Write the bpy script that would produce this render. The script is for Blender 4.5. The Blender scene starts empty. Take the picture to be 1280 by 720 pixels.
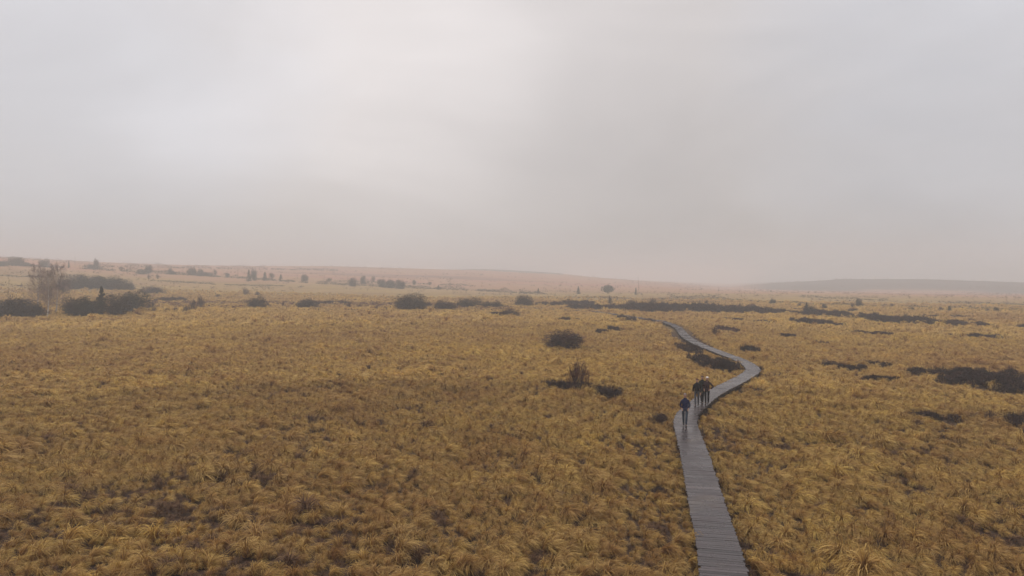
import bpy, bmesh, math, random
import numpy as np
from mathutils import Vector, Matrix, Euler

R = math.radians
S = bpy.context.scene
COL = S.collection
rng = np.random.default_rng(7)
random.seed(7)

# ------------------------------------------------------------------ noise
def _hash(ix, iy, seed):
    h = (ix.astype(np.int64) * 374761393 + iy.astype(np.int64) * 668265263 + seed * 974711) & 0x7fffffff
    h = ((h ^ (h >> 13)) * 1274126177) & 0x7fffffff
    return ((h ^ (h >> 16)) & 0xffff) / 65535.0
def vnoise(x, y, seed=0):
    x = np.asarray(x, float); y = np.asarray(y, float)
    ix = np.floor(x); iy = np.floor(y); fx = x - ix; fy = y - iy
    fx = fx * fx * (3 - 2 * fx); fy = fy * fy * (3 - 2 * fy)
    a = _hash(ix, iy, seed); b = _hash(ix + 1, iy, seed)
    c = _hash(ix, iy + 1, seed); d = _hash(ix + 1, iy + 1, seed)
    return (a * (1 - fx) + b * fx) * (1 - fy) + (c * (1 - fx) + d * fx) * fy
def fbm(x, y, seed=0, o=3):
    s = 0; a = 1; t = 0
    for k in range(o):
        s = s + a * vnoise(x * 2 ** k, y * 2 ** k, seed + k * 17); t += a; a *= .5
    return s / t
def sstep(a, b, v):
    t = np.clip((v - a) / (b - a), 0, 1); return t * t * (3 - 2 * t)

# ------------------------------------------------------------------ camera
F = 914.0; H = 8.3
PITCH = math.degrees(math.atan(12 / F)); ROLL = 0.5
cam_d = bpy.data.cameras.new('camera'); cam = bpy.data.objects.new('camera', cam_d); COL.objects.link(cam)
cam_d.sensor_width = 36; cam_d.lens = F / 1280 * 36; cam_d.clip_start = .1; cam_d.clip_end = 20000
CM = Matrix.Rotation(R(90 - PITCH), 3, 'X') @ Matrix.Rotation(R(ROLL), 3, 'Z')
cam.matrix_world = Matrix.Translation((0, 0, H)) @ CM.to_4x4()
S.camera = cam
def ray(px, py):
    d = CM @ Vector(((px - 640) / F, (360 - py) / F, -1)); return d.normalized()

# ------------------------------------------------------------------ terrain
LX = [-.7, -.48, -.37, -.26, -.04, .2, 1.2]; LZ = [16, 11, 8, 6, .3, 0, 0]
PX = [-1.5, -.7, -.48, -.26, -.04, .066, .175, .285, .4, 1.5]; PZ = [12.5, 12.5, 12, 17, 20, 15, 6, -2, -4, -4]
# ridges behind: centre azimuth tangent, half width, distance, height
def terrain(x, y):
    x = np.asarray(x, float); y = np.asarray(y, float)
    d = np.hypot(x, y)
    fr = sstep(-.2, .35, y / np.maximum(d, 1))      # terrain features only in front; gentle behind
    u = x / np.maximum(y, 1e-3); u = np.where(y <= 0, np.sign(x) * 1.5, u); u = np.clip(u, -1.5, 1.5)
    z = fr * (np.interp(u, LX, LZ) * sstep(170, 700, d) + np.interp(u, PX, PZ) * sstep(400, 1150, d))
    z = z + .5 * (fbm(x / 60, y / 60, 3) - .5) * sstep(40, 160, d)
    z = z + 2.2 * (fbm(x / 260, y / 260, 9) - .5) * sstep(260, 700, d)
    z = z + .42 * (fbm(x / 1.9, y / 1.9, 21, 3) - .5) * (1 - sstep(200, 500, d))
    # far wooded ridge on the right, and the dark one behind the pale slope
    rr = np.interp(u, [.30, .36, .45, .56, .70, 1.0, 1.5], [0, 8, 16, 16.5, 13, 11, 8])
    z = z + fr * rr * sstep(880, 1180, d)
    rc = np.interp(u, [-.12, -.05, .0, .06, .12], [0, 5, 5.5, 4, 0])
    z = z + fr * rc * sstep(1250, 1400, d)
    return z
T1 = lambda x, y: float(terrain(np.array([x]), np.array([y]))[0])
TT = np.concatenate([np.arange(8, 400, .5), np.arange(400, 2400, 2.)])
def cast(px, py, lift=0.0):
    d = ray(px, py)
    P = np.outer(TT, np.array(d)); z = P[:, 2] + H
    below = np.nonzero(z < terrain(P[:, 0], P[:, 1]) + lift)[0]
    if len(below) == 0: return None
    i = below[0]; return Vector((P[i, 0], P[i, 1], float(terrain(P[i, 0:1], P[i, 1:2])[0])))
def atd(px, D):
    d = ray(px, 350); k = D / math.hypot(d.x, d.y); x, y = d.x * k, d.y * k
    return Vector((x, y, T1(x, y)))

# ------------------------------------------------------------------ materials
def mat(name, rough=.85, spec=.3):
    m = bpy.data.materials.new(name); m.use_nodes = True
    nt = m.node_tree; b = nt.nodes['Principled BSDF']
    b.inputs['Roughness'].default_value = rough; b.inputs['Specular IOR Level'].default_value = spec
    return m, nt, b
def node(nt, t, **kw):
    n = nt.nodes.new(t)
    for k, v in kw.items(): setattr(n, k, v)
    return n
def ramp(nt, src, stops):
    r = node(nt, 'ShaderNodeValToRGB'); e = r.color_ramp.elements
    while len(e) < len(stops): e.new(.5)
    for q, (p, c) in zip(e, stops): q.position = p; q.color = (*c, 1)
    nt.links.new(src, r.inputs[0]); return r.outputs[0]
def noise(nt, scale, detail=3, coords=None, rough=.5, dist=0):
    n = node(nt, 'ShaderNodeTexNoise'); n.inputs['Scale'].default_value = scale
    n.inputs['Detail'].default_value = detail; n.inputs['Roughness'].default_value = rough
    n.inputs['Distortion'].default_value = dist
    if coords is not None: nt.links.new(coords, n.inputs['Vector'])
    return n.outputs['Fac']
def mix(nt, fac, a, b, blend='MIX'):
    m = node(nt, 'ShaderNodeMix', data_type='RGBA', blend_type=blend)
    for sock, v in ((m.inputs[0], fac), (m.inputs[6], a), (m.inputs[7], b)):
        if isinstance(v, (int, float)): sock.default_value = v
        elif isinstance(v, tuple): sock.default_value = (*v, 1)
        else: nt.links.new(v, sock)
    return m.outputs[2]
def math_(nt, op, a, b=None):
    m = node(nt, 'ShaderNodeMath', operation=op)
    for i, v in enumerate((a, b)):
        if v is None: continue
        if isinstance(v, (int, float)): m.inputs[i].default_value = v
        else: nt.links.new(v, m.inputs[i])
    return m.outputs[0]
def simple(name, c1, c2, scale=3, rough=.85, spec=.25):
    m, nt, b = mat(name, rough, spec)
    g = node(nt, 'ShaderNodeNewGeometry'); n = noise(nt, scale, 3, g.outputs['Position'])
    nt.links.new(ramp(nt, n, [(.3, c1), (.7, c2)]), b.inputs['Base Color'])
    return m
def twigmat(name, c1, c2):
    m, nt, b = mat(name, .9, .15)
    g = node(nt, 'ShaderNodeNewGeometry'); oi = node(nt, 'ShaderNodeObjectInfo')
    a = ramp(nt, g.outputs['Random Per Island'], [(0, c1), (1, c2)])
    n = noise(nt, .9, 2, g.outputs['Position'])
    v = mix(nt, 1.0, a, ramp(nt, n, [(.3, (.55, .55, .58)), (.5, (.9, .9, .9)), (.7, (1.7, 1.5, 1.35))]), 'MULTIPLY')
    nt.links.new(v, b.inputs['Base Color'])
    return m

def large_tint(nt, pos):
    """slow colour changes of the moor, shared by the grass tufts and the ground sheet"""
    n1 = noise(nt, .022, 4, pos, .55); n2 = noise(nt, .16, 3, pos, .6, .4)
    a = ramp(nt, n1, [(.34, (.86, .80, .86)), (.5, (1, 1, 1)), (.66, (1.08, 1.09, .92))])
    b = ramp(nt, n2, [(.32, (.88, .81, .79)), (.5, (1, 1, 1)), (.7, (1.12, 1.1, 1.0))])
    return mix(nt, 1.0, a, b, 'MULTIPLY')

def grass_material():
    m, nt, b = mat('straw_grass', .75, .2)
    g = node(nt, 'ShaderNodeNewGeometry'); oi = node(nt, 'ShaderNodeObjectInfo')
    at = node(nt, 'ShaderNodeAttribute', attribute_name='blade')      # 0..1 random per blade
    straw = ramp(nt, at.outputs['Fac'], [(0, STRAW_D), (.5, STRAW_M), (1, STRAW_L)])
    inst = ramp(nt, oi.outputs['Random'], [(0, (.72, .61, .57)), (.12, (.84, .76, .72)), (.35, (.95, .93, .95)), (.7, (1.0, 1.0, .98)), (.93, (1.12, 1.14, 1.0)), (1, (1.25, 1.25, 1.12))])
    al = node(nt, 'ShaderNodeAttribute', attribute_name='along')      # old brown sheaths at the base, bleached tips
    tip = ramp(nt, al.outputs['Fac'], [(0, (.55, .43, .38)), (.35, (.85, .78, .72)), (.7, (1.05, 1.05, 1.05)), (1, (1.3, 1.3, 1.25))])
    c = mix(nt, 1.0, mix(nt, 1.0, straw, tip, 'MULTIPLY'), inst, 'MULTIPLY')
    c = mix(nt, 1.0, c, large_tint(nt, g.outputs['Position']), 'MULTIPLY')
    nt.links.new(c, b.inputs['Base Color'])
    tr = node(nt, 'ShaderNodeBsdfTranslucent'); nt.links.new(c, tr.inputs['Color'])
    ms = node(nt, 'ShaderNodeMixShader'); ms.inputs[0].default_value = .22
    nt.links.new(b.outputs[0], ms.inputs[1]); nt.links.new(tr.outputs[0], ms.inputs[2])
    nt.links.new(ms.outputs[0], nt.nodes['Material Output'].inputs[0])
    return m
STRAW_D = (.20, .115, .035); STRAW_M = (.52, .357, .115); STRAW_L = (.68, .49, .185)

def ground_material():
    m, nt, b = mat('moor_ground', .95, .1)
    g = node(nt, 'ShaderNodeNewGeometry'); pos = g.outputs['Position']
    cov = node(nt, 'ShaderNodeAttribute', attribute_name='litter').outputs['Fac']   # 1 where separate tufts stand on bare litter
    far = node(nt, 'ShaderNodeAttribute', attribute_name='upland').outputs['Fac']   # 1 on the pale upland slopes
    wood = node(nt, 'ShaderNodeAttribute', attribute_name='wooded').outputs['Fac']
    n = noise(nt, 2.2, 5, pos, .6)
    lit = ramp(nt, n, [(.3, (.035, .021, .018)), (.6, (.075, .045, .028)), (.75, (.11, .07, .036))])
    n2 = noise(nt, .5, 6, pos, .7)
    gr = ramp(nt, n2, [(.3, (.19, .115, .045)), (.5, (.30, .20, .075)), (.7, (.38, .265, .105))])
    gr = mix(nt, 1.0, gr, large_tint(nt, pos), 'MULTIPLY')
    mp = node(nt, 'ShaderNodeMapping'); mp.inputs['Scale'].default_value = (.35, 1.0, 1)
    nt.links.new(pos, mp.inputs['Vector'])
    n3 = noise(nt, .012, 5, mp.outputs[0], .6)
    up = ramp(nt, n3, [(.30, (.15, .075, .05)), (.42, (.29, .14, .09)), (.5, (.36, .20, .11)), (.62, (.37, .165, .11)), (.72, (.25, .115, .085))])
    wd = ramp(nt, noise(nt, .02, 4, pos, .6), [(.35, (.012, .02, .02)), (.65, (.04, .04, .036))])
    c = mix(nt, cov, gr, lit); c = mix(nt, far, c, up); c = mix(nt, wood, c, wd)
    nt.links.new(c, b.inputs['Base Color'])
    bp = node(nt, 'ShaderNodeBump'); bp.inputs['Strength'].default_value = .6; bp.inputs['Distance'].default_value = .3
    nt.links.new(noise(nt, 1.6, 5, pos, .65), bp.inputs['Height']); nt.links.new(bp.outputs[0], b.inputs['Normal'])
    return m

# ------------------------------------------------------------------ mesh helpers
def mesh_from(name, V, Fc, m, smooth=False):
    me = bpy.data.meshes.new(name)
    V = np.asarray(V, np.float32); Fc = np.asarray(Fc, np.int32)
    k = Fc.shape[1]
    me.vertices.add(len(V)); me.vertices.foreach_set('co', V.ravel())
    me.loops.add(Fc.size); me.loops.foreach_set('vertex_index', Fc.ravel())
    me.polygons.add(len(Fc)); me.polygons.foreach_set('loop_start', np.arange(0, Fc.size, k, dtype=np.int32))
    me.polygons.foreach_set('use_smooth', np.full(len(Fc), smooth))
    me.update(calc_edges=True)
    if m: me.materials.append(m)
    return me
def link(name, me, parent=None, loc=None, rz=0, scale=None):
    o = bpy.data.objects.new(name, me); COL.objects.link(o)
    if parent: o.parent = parent
    if loc is not None: o.location = loc
    if rz: o.rotation_euler = (0, 0, rz)
    if scale is not None: o.scale = scale
    return o
def tag(o, label=None, cat=None, group=None, kind=None):
    if label: o['label'] = label
    if cat: o['category'] = cat
    if group: o['group'] = group
    if kind: o['kind'] = kind
    return o

# ------------------------------------------------------------------ ground sheet
def build_ground():
    a1 = np.linspace(-46, 46, 760); a2 = np.linspace(46, 314, 90)[1:-1]
    ang = np.radians(np.concatenate([a1, a2])); n = len(ang)
    rad = [1.2]
    while rad[-1] < 4000: rad.append(rad[-1] * (1.0095 if 14 < rad[-1] < 700 else 1.03))
    rad = np.array(rad); k = len(rad)
    RR, AA = np.meshgrid(rad, ang, indexing='ij')
    X = RR * np.sin(AA); Y = RR * np.cos(AA); Z = terrain(X, Y)
    V = np.stack([X, Y, Z], -1).reshape(-1, 3)
    V = np.vstack([V, [[0, 0, T1(0, .001)]]])
    i = np.arange(k - 1)[:, None]; j = np.arange(n)[None, :]; j2 = (j + 1) % n
    Q = np.stack([i * n + j, i * n + j2 + 0 * i, (i + 1) * n + j2, (i + 1) * n + j], -1).reshape(-1, 4)[:, ::-1]
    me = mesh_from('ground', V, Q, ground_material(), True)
    bm = bmesh.new(); bm.from_mesh(me); bm.verts.ensure_lookup_table()
    c = bm.verts[len(V) - 1]
    for q in range(n):
        f = bm.faces.new((c, bm.verts[(q + 1) % n], bm.verts[q])); f.smooth = True
    bm.to_mesh(me); bm.free()
    x, y = V[:, 0], V[:, 1]; d = np.hypot(x, y)
    def attr(nm, v):
        a = me.attributes.new(nm, 'FLOAT', 'POINT'); a.data.foreach_set('value', v.astype(np.float32))
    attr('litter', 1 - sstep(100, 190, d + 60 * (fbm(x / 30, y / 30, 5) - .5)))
    up = sstep(330, 620, d + 170 * (fbm(x / 90, y / 50, 6) - .5))
    attr('upland', up)
    u = x / np.maximum(y, 1e-3)
    w1 = sstep(900, 960, d + 160 * (fbm(x / 120, y / 120, 8) - .5)) * sstep(.30, .36, u) * (y > 0)
    w2 = sstep(1230, 1260, d) * (np.abs(u + .01) < .08) * (y > 0)
    attr('wooded', np.clip(w1 + w2, 0, 1))
    return tag(link('ground', me), kind='structure')
build_ground()

# ------------------------------------------------------------------ boardwalk
CL = [(912, 760), (905.5, 720), (900.5, 690), (886.5, 640), (876, 600), (867.5, 565), (860, 541), (856, 528), (859, 517), (870, 506.5),
      (888, 493), (912, 481), (932, 470), (941.5, 461), (931, 452.5), (915, 446), (899, 440.5), (880.5, 433), (867, 426.5), (856.5, 418.5),
      (849, 411), (839, 404.7), (826, 401), (810, 398.6), (792.5, 396), (777, 394), (752, 390), (735, 388)]
DZ = .45
def plane_pt(px, py, z=DZ):
    d = ray(px, py); t = (z - H) / d.z; return Vector((d.x * t, d.y * t, z))
def deck_pt(px, py):
    p = cast(px, py, .5); return Vector((p.x, p.y, DZ))
pts = [plane_pt(*p) if p[1] > 440 else deck_pt(*p) for p in CL]
d0 = (pts[0] - pts[2]).normalized()
pts = [pts[0] + d0 * 22, pts[0] + d0 * 10] + pts
q = pts[-1]; pts += [q + Vector((-9, 10, 0)), q + Vector((-24, 18, 0)), q + Vector((-46, 22, 0))]
def catmull(P, step):
    out = []
    for i in range(len(P) - 1):
        p0 = P[max(i - 1, 0)]; p1 = P[i]; p2 = P[i + 1]; p3 = P[min(i + 2, len(P) - 1)]
        n = max(2, int((p2 - p1).length / .05))
        for k in range(n):
            t = k / n
            out.append(.5 * ((2 * p1) + (p2 - p0) * t + (2 * p0 - 5 * p1 + 4 * p2 - p3) * t * t + (-p0 + 3 * p1 - 3 * p2 + p3) * t ** 3))
    res = [out[0]]; acc = 0
    for a, b in zip(out, out[1:]):
        acc += (b - a).length
        if acc >= step: res.append(b); acc = 0
    return res
knots = catmull(pts, 2.64)                      # the walk is laid in short straight bays
line = []
for ka, kb in zip(knots, knots[1:]):
    for q in range(16): line.append(ka.lerp(kb, (q + .5) / 16))
LN = np.array([(p.x, p.y) for p in line])
def deck_z(p):
    d = math.hypot(p.x, p.y)
    return DZ + (T1(p.x, p.y) - 0.0) * float(sstep(60, 140, d)) + .025 * math.sin(p.x * .31 + p.y * .17)
def path_dist(x, y):
    out = np.full(len(x), 1e9)
    sub = LN[::3]
    for a in range(0, len(x), 20000):
        X = x[a:a + 20000, None]; Y = y[a:a + 20000, None]
        out[a:a + 20000] = np.sqrt(((X - sub[:, 0]) ** 2 + (Y - sub[:, 1]) ** 2).min(1))
    return out

def deck_material():
    m, nt, b = mat('wet_plank', .42, .32)
    g = node(nt, 'ShaderNodeNewGeometry'); pos = g.outputs['Position']
    c = ramp(nt, g.outputs['Random Per Island'], [(0, (.022, .016, .017)), (.08, (.038, .029, .030)), (.5, (.048, .037, .039)), (.93, (.060, .047, .049)), (1, (.10, .08, .08))])
    n = noise(nt, 1.1, 5, pos, .6)
    c = mix(nt, 1.0, c, ramp(nt, n, [(.3, (.72, .70, .70)), (.7, (1.15, 1.15, 1.15))]), 'MULTIPLY')
    n5 = noise(nt, .5, 3, pos, .6)
    c = mix(nt, ramp(nt, n5, [(.56, (0, 0, 0)), (.75, (.45, .45, .45))]), c, (.12, .085, .05))
    nt.links.new(c, b.inputs['Base Color'])
    r = ramp(nt, n, [(.3, (.16, .16, .16)), (.7, (.42, .42, .42))]); nt.links.new(r, b.inputs['Roughness'])
    return m
def boxmesh(name, boxes, m, bev=0):
    V = []; Fc = []
    base = np.array([(x, y, z) for z in (-1, 1) for y in (-1, 1) for x in (-1, 1)], float) * .5
    quads = np.array([(0, 2, 3, 1), (4, 5, 7, 6), (0, 1, 5, 4), (2, 6, 7, 3), (0, 4, 6, 2), (1, 3, 7, 5)])
    for i, (c, ax, size) in enumerate(boxes):
        V.append((base * np.array(size)) @ np.array(ax) + np.array(c)); Fc.append(quads + i * 8)
    return mesh_from(name, np.vstack(V), np.vstack(Fc), m)
def build_deck():
    planks = []; beams = []; posts = []
    W = 1.27
    n = len(line)
    for i in range(n):
        q0 = (i // 16) * 16; a = line[q0]; b = line[min(q0 + 15, n - 1)]
        t = (b - a); t.z = 0; t.normalize()
        yaw = math.atan2(t.y, t.x) + random.gauss(0, .008)
        t = Vector((math.cos(yaw), math.sin(yaw), 0)); s = Vector((-t.y, t.x, 0))
        za = deck_z(line[i])
        tilt = random.gauss(0, .003); sv = (s + Vector((0, 0, tilt))).normalized(); u = t.cross(sv)
        w = W + random.gauss(0, .02)
        off = random.gauss(0, .014)
        c = Vector((line[i].x, line[i].y, za + random.gauss(0, .0015) - .02)) + s * off
        planks.append((tuple(c), (tuple(t), tuple(sv), tuple(u)), ((b - a).length / 15 - .016, w, .04)))
        if i % 16 == 0:
            e = line[min(i + 15, n - 1)]; st = line[i]
            A = Vector((st.x, st.y, deck_z(st))); B = Vector((e.x, e.y, deck_z(e))); dv = B - A; L = dv.length; dv.normalize()
            sd = Vector((-dv.y, dv.x, 0)).normalized()
            for q in (-1, 1):
                cc = (A + B) / 2 + sd * q * .52 + Vector((0, 0, -.125))
                beams.append((tuple(cc), (tuple(dv), tuple(sd), tuple(dv.cross(sd))), (L * .995, .09, .16)))
                pc = A + sd * q * .52; g = T1(pc.x, pc.y)
                zt = A.z - .208; zb = g - .3
                posts.append(((pc.x, pc.y, (zt + zb) / 2), ((1, 0, 0), (0, 1, 0), (0, 0, 1)), (.1, .1, zt - zb)))
    root = bpy.data.objects.new('boardwalk', None); COL.objects.link(root); root.location = (0, 0, 0)
    tag(root, kind='structure')
    dm = simple('dark_wet_wood', (.02, .016, .015), (.05, .04, .038), 2, .6)
    link('deck', boxmesh('deck', planks, deck_material()), root)
    link('beams', boxmesh('beams', beams, dm), root)
    link('posts', boxmesh('posts', posts, dm), root)
build_deck()

# ------------------------------------------------------------------ grass tufts
GM = grass_material()
hidden = bpy.data.collections.new('tuft_sources')
def tuft(name, seed, n, width, hgt, spread, lean, tone=0.0, m=None):
    r = np.random.default_rng(seed)
    V = []; Fc = []; A = []; B = []
    for k in range(n):
        # blades leave a raised crown and arch over into a mop-like dome
        rb = .10 * math.sqrt(r.random()); a0 = r.random() * 2 * math.pi
        z0 = r.uniform(.02, .26) if k % 3 else r.uniform(.16, .30)
        p = np.array([rb * math.cos(a0), rb * math.sin(a0), z0])
        az = a0 + r.normal(0, .5); L = hgt * r.uniform(.6, 1.25)
        el = math.radians(r.uniform(35, 85)); bend = math.radians(r.uniform(110, 165)) * spread
        segs = 5; rnd = min(1, r.random() + tone); w = width * r.uniform(.6, 1.4)
        side0 = np.array([-math.sin(az), math.cos(az), 0])
        q0 = r.uniform(-.6, .6); side0 = side0 * math.cos(q0) + np.array([0, 0, 1]) * math.sin(q0)
        b = len(V)
        for s in range(segs + 1):
            t = s / segs; ww = w * (1 - .8 * t * t) * .5
            V.append(p - side0 * ww); V.append(p + side0 * ww); A += [rnd, rnd]; B += [t, t]
            e = el - bend * t
            dirv = np.array([math.cos(az) * math.cos(e), math.sin(az) * math.cos(e), math.sin(e)])
            dirv = dirv + np.array([lean, 0, -.15 * lean * t]); dirv /= np.linalg.norm(dirv)
            p = p + dirv * L / segs
            if p[2] < .02: p[2] = .02 + r.random() * .03
        for s in range(segs): q = b + 2 * s; Fc.append((q, q + 1, q + 3, q + 2))
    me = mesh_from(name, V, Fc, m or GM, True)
    at = me.attributes.new('blade', 'FLOAT', 'POINT'); at.data.foreach_set('value', np.array(A, np.float32))
    at = me.attributes.new('along', 'FLOAT', 'POINT'); at.data.foreach_set('value', np.array(B, np.float32))
    o = bpy.data.objects.new(name, me); hidden.objects.link(o)
# names sort alphabetically: 0-4 near, 5-7 middle, 8-9 far
for k in range(5): tuft('tuft_%02d' % k, 10 + k, 165, .019, .56, .95, .55 + .16 * k)
for k in range(5, 8): tuft('tuft_%02d' % k, 10 + k, 110, .028, .50, 1.0, .8, .22)  # middle and far blades coloured paler to offset the tufts' self-shading
for k in range(8, 10): tuft('tuft_%02d' % k, 10 + k, 75, .045, .45, 1.0, .6, .30)
DK, nt_, b_ = mat('dead_litter', .9, .15)
nt_.links.new(ramp(nt_, node(nt_, 'ShaderNodeAttribute', attribute_name='blade').outputs['Fac'], [(0, (.055, .027, .018)), (.6, (.14, .075, .045)), (1, (.28, .175, .085))]), b_.inputs['Base Color'])
for k in range(10, 13): tuft('tuft_%02d' % k, 10 + k, 150, .016, .42, .8, .2, 0, DK)

HEATH = []   # (x, y, rx, ry) ground ellipses kept free of grass, filled by the patches
def scatter(r0, r1, dens, half=44):
    A = math.radians(half); g = 1 / math.sqrt(dens)
    X, Y = np.meshgrid(np.arange(-r1, r1, g), np.arange(0, r1, g * .87))
    X = X + (np.arange(X.shape[0])[:, None] % 2) * g * .5
    X = X.ravel() + rng.uniform(-.36, .36, X.size) * g; Y = Y.ravel() + rng.uniform(-.36, .36, Y.size) * g
    d = np.hypot(X, Y); k = (d > r0) & (d < r1) & (np.abs(np.arctan2(X, Y)) < A)
    return X[k], Y[k]
def build_grass():
    X = []; Y = []; I = []; SC = []
    for (r0, r1, dn, i0, i1, s) in ((9, 58, 7.5, 0, 5, .60), (58, 125, 5.6, 5, 8, .68), (125, 340, 1.8, 8, 10, 1.05)):
        x, y = scatter(r0, r1, dn, 50 if r0 < 50 else 42)
        X.append(x); Y.append(y); I.append(rng.integers(i0, i1, len(x))); SC.append(np.full(len(x), s) * rng.lognormal(0, .28, len(x)))
    # the strip close under and behind the camera
    x = rng.uniform(-22, 22, 6000); y = rng.uniform(-14, 9, 6000)
    X.append(x); Y.append(y); I.append(rng.integers(0, 5, 6000)); SC.append(np.full(6000, .62))
    x = np.concatenate(X); y = np.concatenate(Y); I = np.concatenate(I); SC = np.concatenate(SC)
    pd = path_dist(x, y)
    keep = pd > np.where(np.hypot(x, y) > 90, 1.7, .70)
    keep &= (np.hypot(x, y) < 190) | (rng.random(len(x)) > (np.hypot(x, y) + 90 * (fbm(x / 40, y / 30, 57, 2) - .5) - 190) / 130)
    gap = fbm(x / .8, y / .8, 40, 2); fill = (gap < .305) & (rng.random(len(x)) > .2)
    # thinner, lower vegetation in scattered wet patches
    wet = fbm(x / 6, y / 6, 55, 3)
    fill |= (wet > .63) & (rng.random(len(x)) < .4)
    fill &= rng.random(len(x)) > (np.hypot(x, y) - 28) / 45
    I = np.where(fill, rng.integers(10, 13, len(x)), I); SC = np.where(fill, SC * .72, SC)
    for (hx, hy, rx, ry) in HEATH:
        keep &= (rng.random(len(x)) < .13) | ((((x - hx) / rx) ** 2 + ((y - hy) / ry) ** 2) > .8)
    x, y, I, SC, pd = x[keep], y[keep], I[keep], SC[keep], pd[keep]
    big = .6 + .8 * fbm(x / 1.6, y / 1.6, 41, 2)
    SC = SC * big * np.where(pd < 3, .8, 1)
    z = terrain(x, y)
    lean = 2 * math.pi * (fbm(x / 11, y / 11, 42, 3) - .5) * 1.5 - .5 + rng.normal(0, .5, len(x))
    tx = rng.normal(0, .1, len(x)); ty = rng.normal(0, .1, len(x))
    me = bpy.data.meshes.new('grass'); me.vertices.add(len(x))
    me.vertices.foreach_set('co', np.stack([x, y, z], -1).astype(np.float32).ravel())
    a = me.attributes.new('rot', 'FLOAT_VECTOR', 'POINT'); a.data.foreach_set('vector', np.stack([tx, ty, lean], -1).astype(np.float32).ravel())
    zz = SC * rng.uniform(.75, 1.2, len(x))
    a = me.attributes.new('scl', 'FLOAT_VECTOR', 'POINT'); a.data.foreach_set('vector', np.stack([SC, SC, zz], -1).astype(np.float32).ravel())
    a = me.attributes.new('idx', 'INT', 'POINT'); a.data.foreach_set('value', I.astype(np.int32))
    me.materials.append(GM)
    o = tag(link('grass', me), kind='stuff')
    o['label'] = 'tussocks of dry straw coloured moor grass covering the whole plain'; o['category'] = 'grass'
    ng = bpy.data.node_groups.new('grass_nodes', 'GeometryNodeTree')
    ng.interface.new_socket('Geometry', in_out='INPUT', socket_type='NodeSocketGeometry')
    ng.interface.new_socket('Geometry', in_out='OUTPUT', socket_type='NodeSocketGeometry')
    N = ng.nodes; gi = N.new('NodeGroupInput'); go = N.new('NodeGroupOutput')
    ci = N.new('GeometryNodeCollectionInfo'); ci.inputs['Collection'].default_value = hidden
    ci.inputs['Separate Children'].default_value = True; ci.inputs['Reset Children'].default_value = True
    ip = N.new('GeometryNodeInstanceOnPoints'); ip.inputs['Pick Instance'].default_value = True
    def na(nm, t):
        q = N.new('GeometryNodeInputNamedAttribute'); q.data_type = t; q.inputs[0].default_value = nm
        return q.outputs['Attribute']
    L = ng.links
    L.new(gi.outputs[0], ip.inputs['Points']); L.new(ci.outputs[0], ip.inputs['Instance'])
    L.new(na('idx', 'INT'), ip.inputs['Instance Index'])
    e2r = N.new('FunctionNodeEulerToRotation'); L.new(na('rot', 'FLOAT_VECTOR'), e2r.inputs[0]); L.new(e2r.outputs[0], ip.inputs['Rotation'])
    L.new(na('scl', 'FLOAT_VECTOR'), ip.inputs['Scale'])
    L.new(ip.outputs[0], go.inputs[0])
    md = o.modifiers.new('tufts', 'NODES'); md.node_group = ng
    print('tufts', len(x))

# ------------------------------------------------------------------ woody plants
def prisms(name, segs, m, sides=3):
    """segs: (p0, p1, r0, r1) tapered sticks as one mesh"""
    P0 = np.array([s[0] for s in segs], float); P1 = np.array([s[1] for s in segs], float)
    r0 = np.array([s[2] for s in segs]); r1 = np.array([s[3] for s in segs])
    d = P1 - P0; d /= np.linalg.norm(d, axis=1)[:, None] + 1e-9
    up = np.where(np.abs(d[:, 2:3]) > .9, np.array([[1., 0, 0]]), np.array([[0, 0, 1.]]))
    a = np.cross(d, up); a /= np.linalg.norm(a, axis=1)[:, None]; b = np.cross(d, a)
    V = []
    for P, r in ((P0, r0), (P1, r1)):
        for k in range(sides):
            t = 2 * math.pi * k / sides
            V.append(P + (a * math.cos(t) + b * math.sin(t)) * r[:, None])
    V = np.stack(V, 1).reshape(-1, 3); n = len(segs)
    base = np.arange(n)[:, None] * 2 * sides
    Fc = np.concatenate([base + np.array([[k, (k + 1) % sides, sides + (k + 1) % sides, sides + k]]) for k in range(sides)])
    return mesh_from(name, V, Fc, m)
def grow(r, p, d, L, rad, depth, out, nb=3, spread=.6, up=.15, minr=.002, steps=3):
    p = np.array(p, float); d = np.array(d, float) / np.linalg.norm(d)
    seg = L / steps
    for s in range(steps):
        q = p + d * seg; r1 = max(rad * .8, minr)
        out.append((p, q, rad, r1, depth))
        p = q; rad = r1
        d = d + r.normal(0, .13, 3) + np.array([0, 0, up * .3]); d /= np.linalg.norm(d)
        if depth > 0 and s >= 0:
            for k in range(nb if s < steps - 1 else nb + 1):
                e = d + r.normal(0, spread, 3) + np.array([0, 0, up]); e /= np.linalg.norm(e)
                if r.random() < .8: grow(r, p, e, L * r.uniform(.45, .75), rad * .6, depth - 1, out, nb, spread, up, minr, steps)
def quads(name, C, size, m, flat=.0, r=None, aspect=.45):
    n = len(C); r = r or rng
    a = r.normal(0, 1, (n, 3)); a[:, 2] *= (1 - flat); a /= np.linalg.norm(a, axis=1)[:, None]
    b = r.normal(0, 1, (n, 3)); b = np.cross(a, b); b /= np.linalg.norm(b, axis=1)[:, None]
    s = (np.asarray(size) * r.uniform(.5, 1.4, n))[:, None]
    V = np.stack([C - a * s, C - b * s * aspect, C + a * s, C + b * s * aspect], 1).reshape(-1, 3)
    return mesh_from(name, V, np.arange(4 * n).reshape(-1, 4), m)

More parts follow.
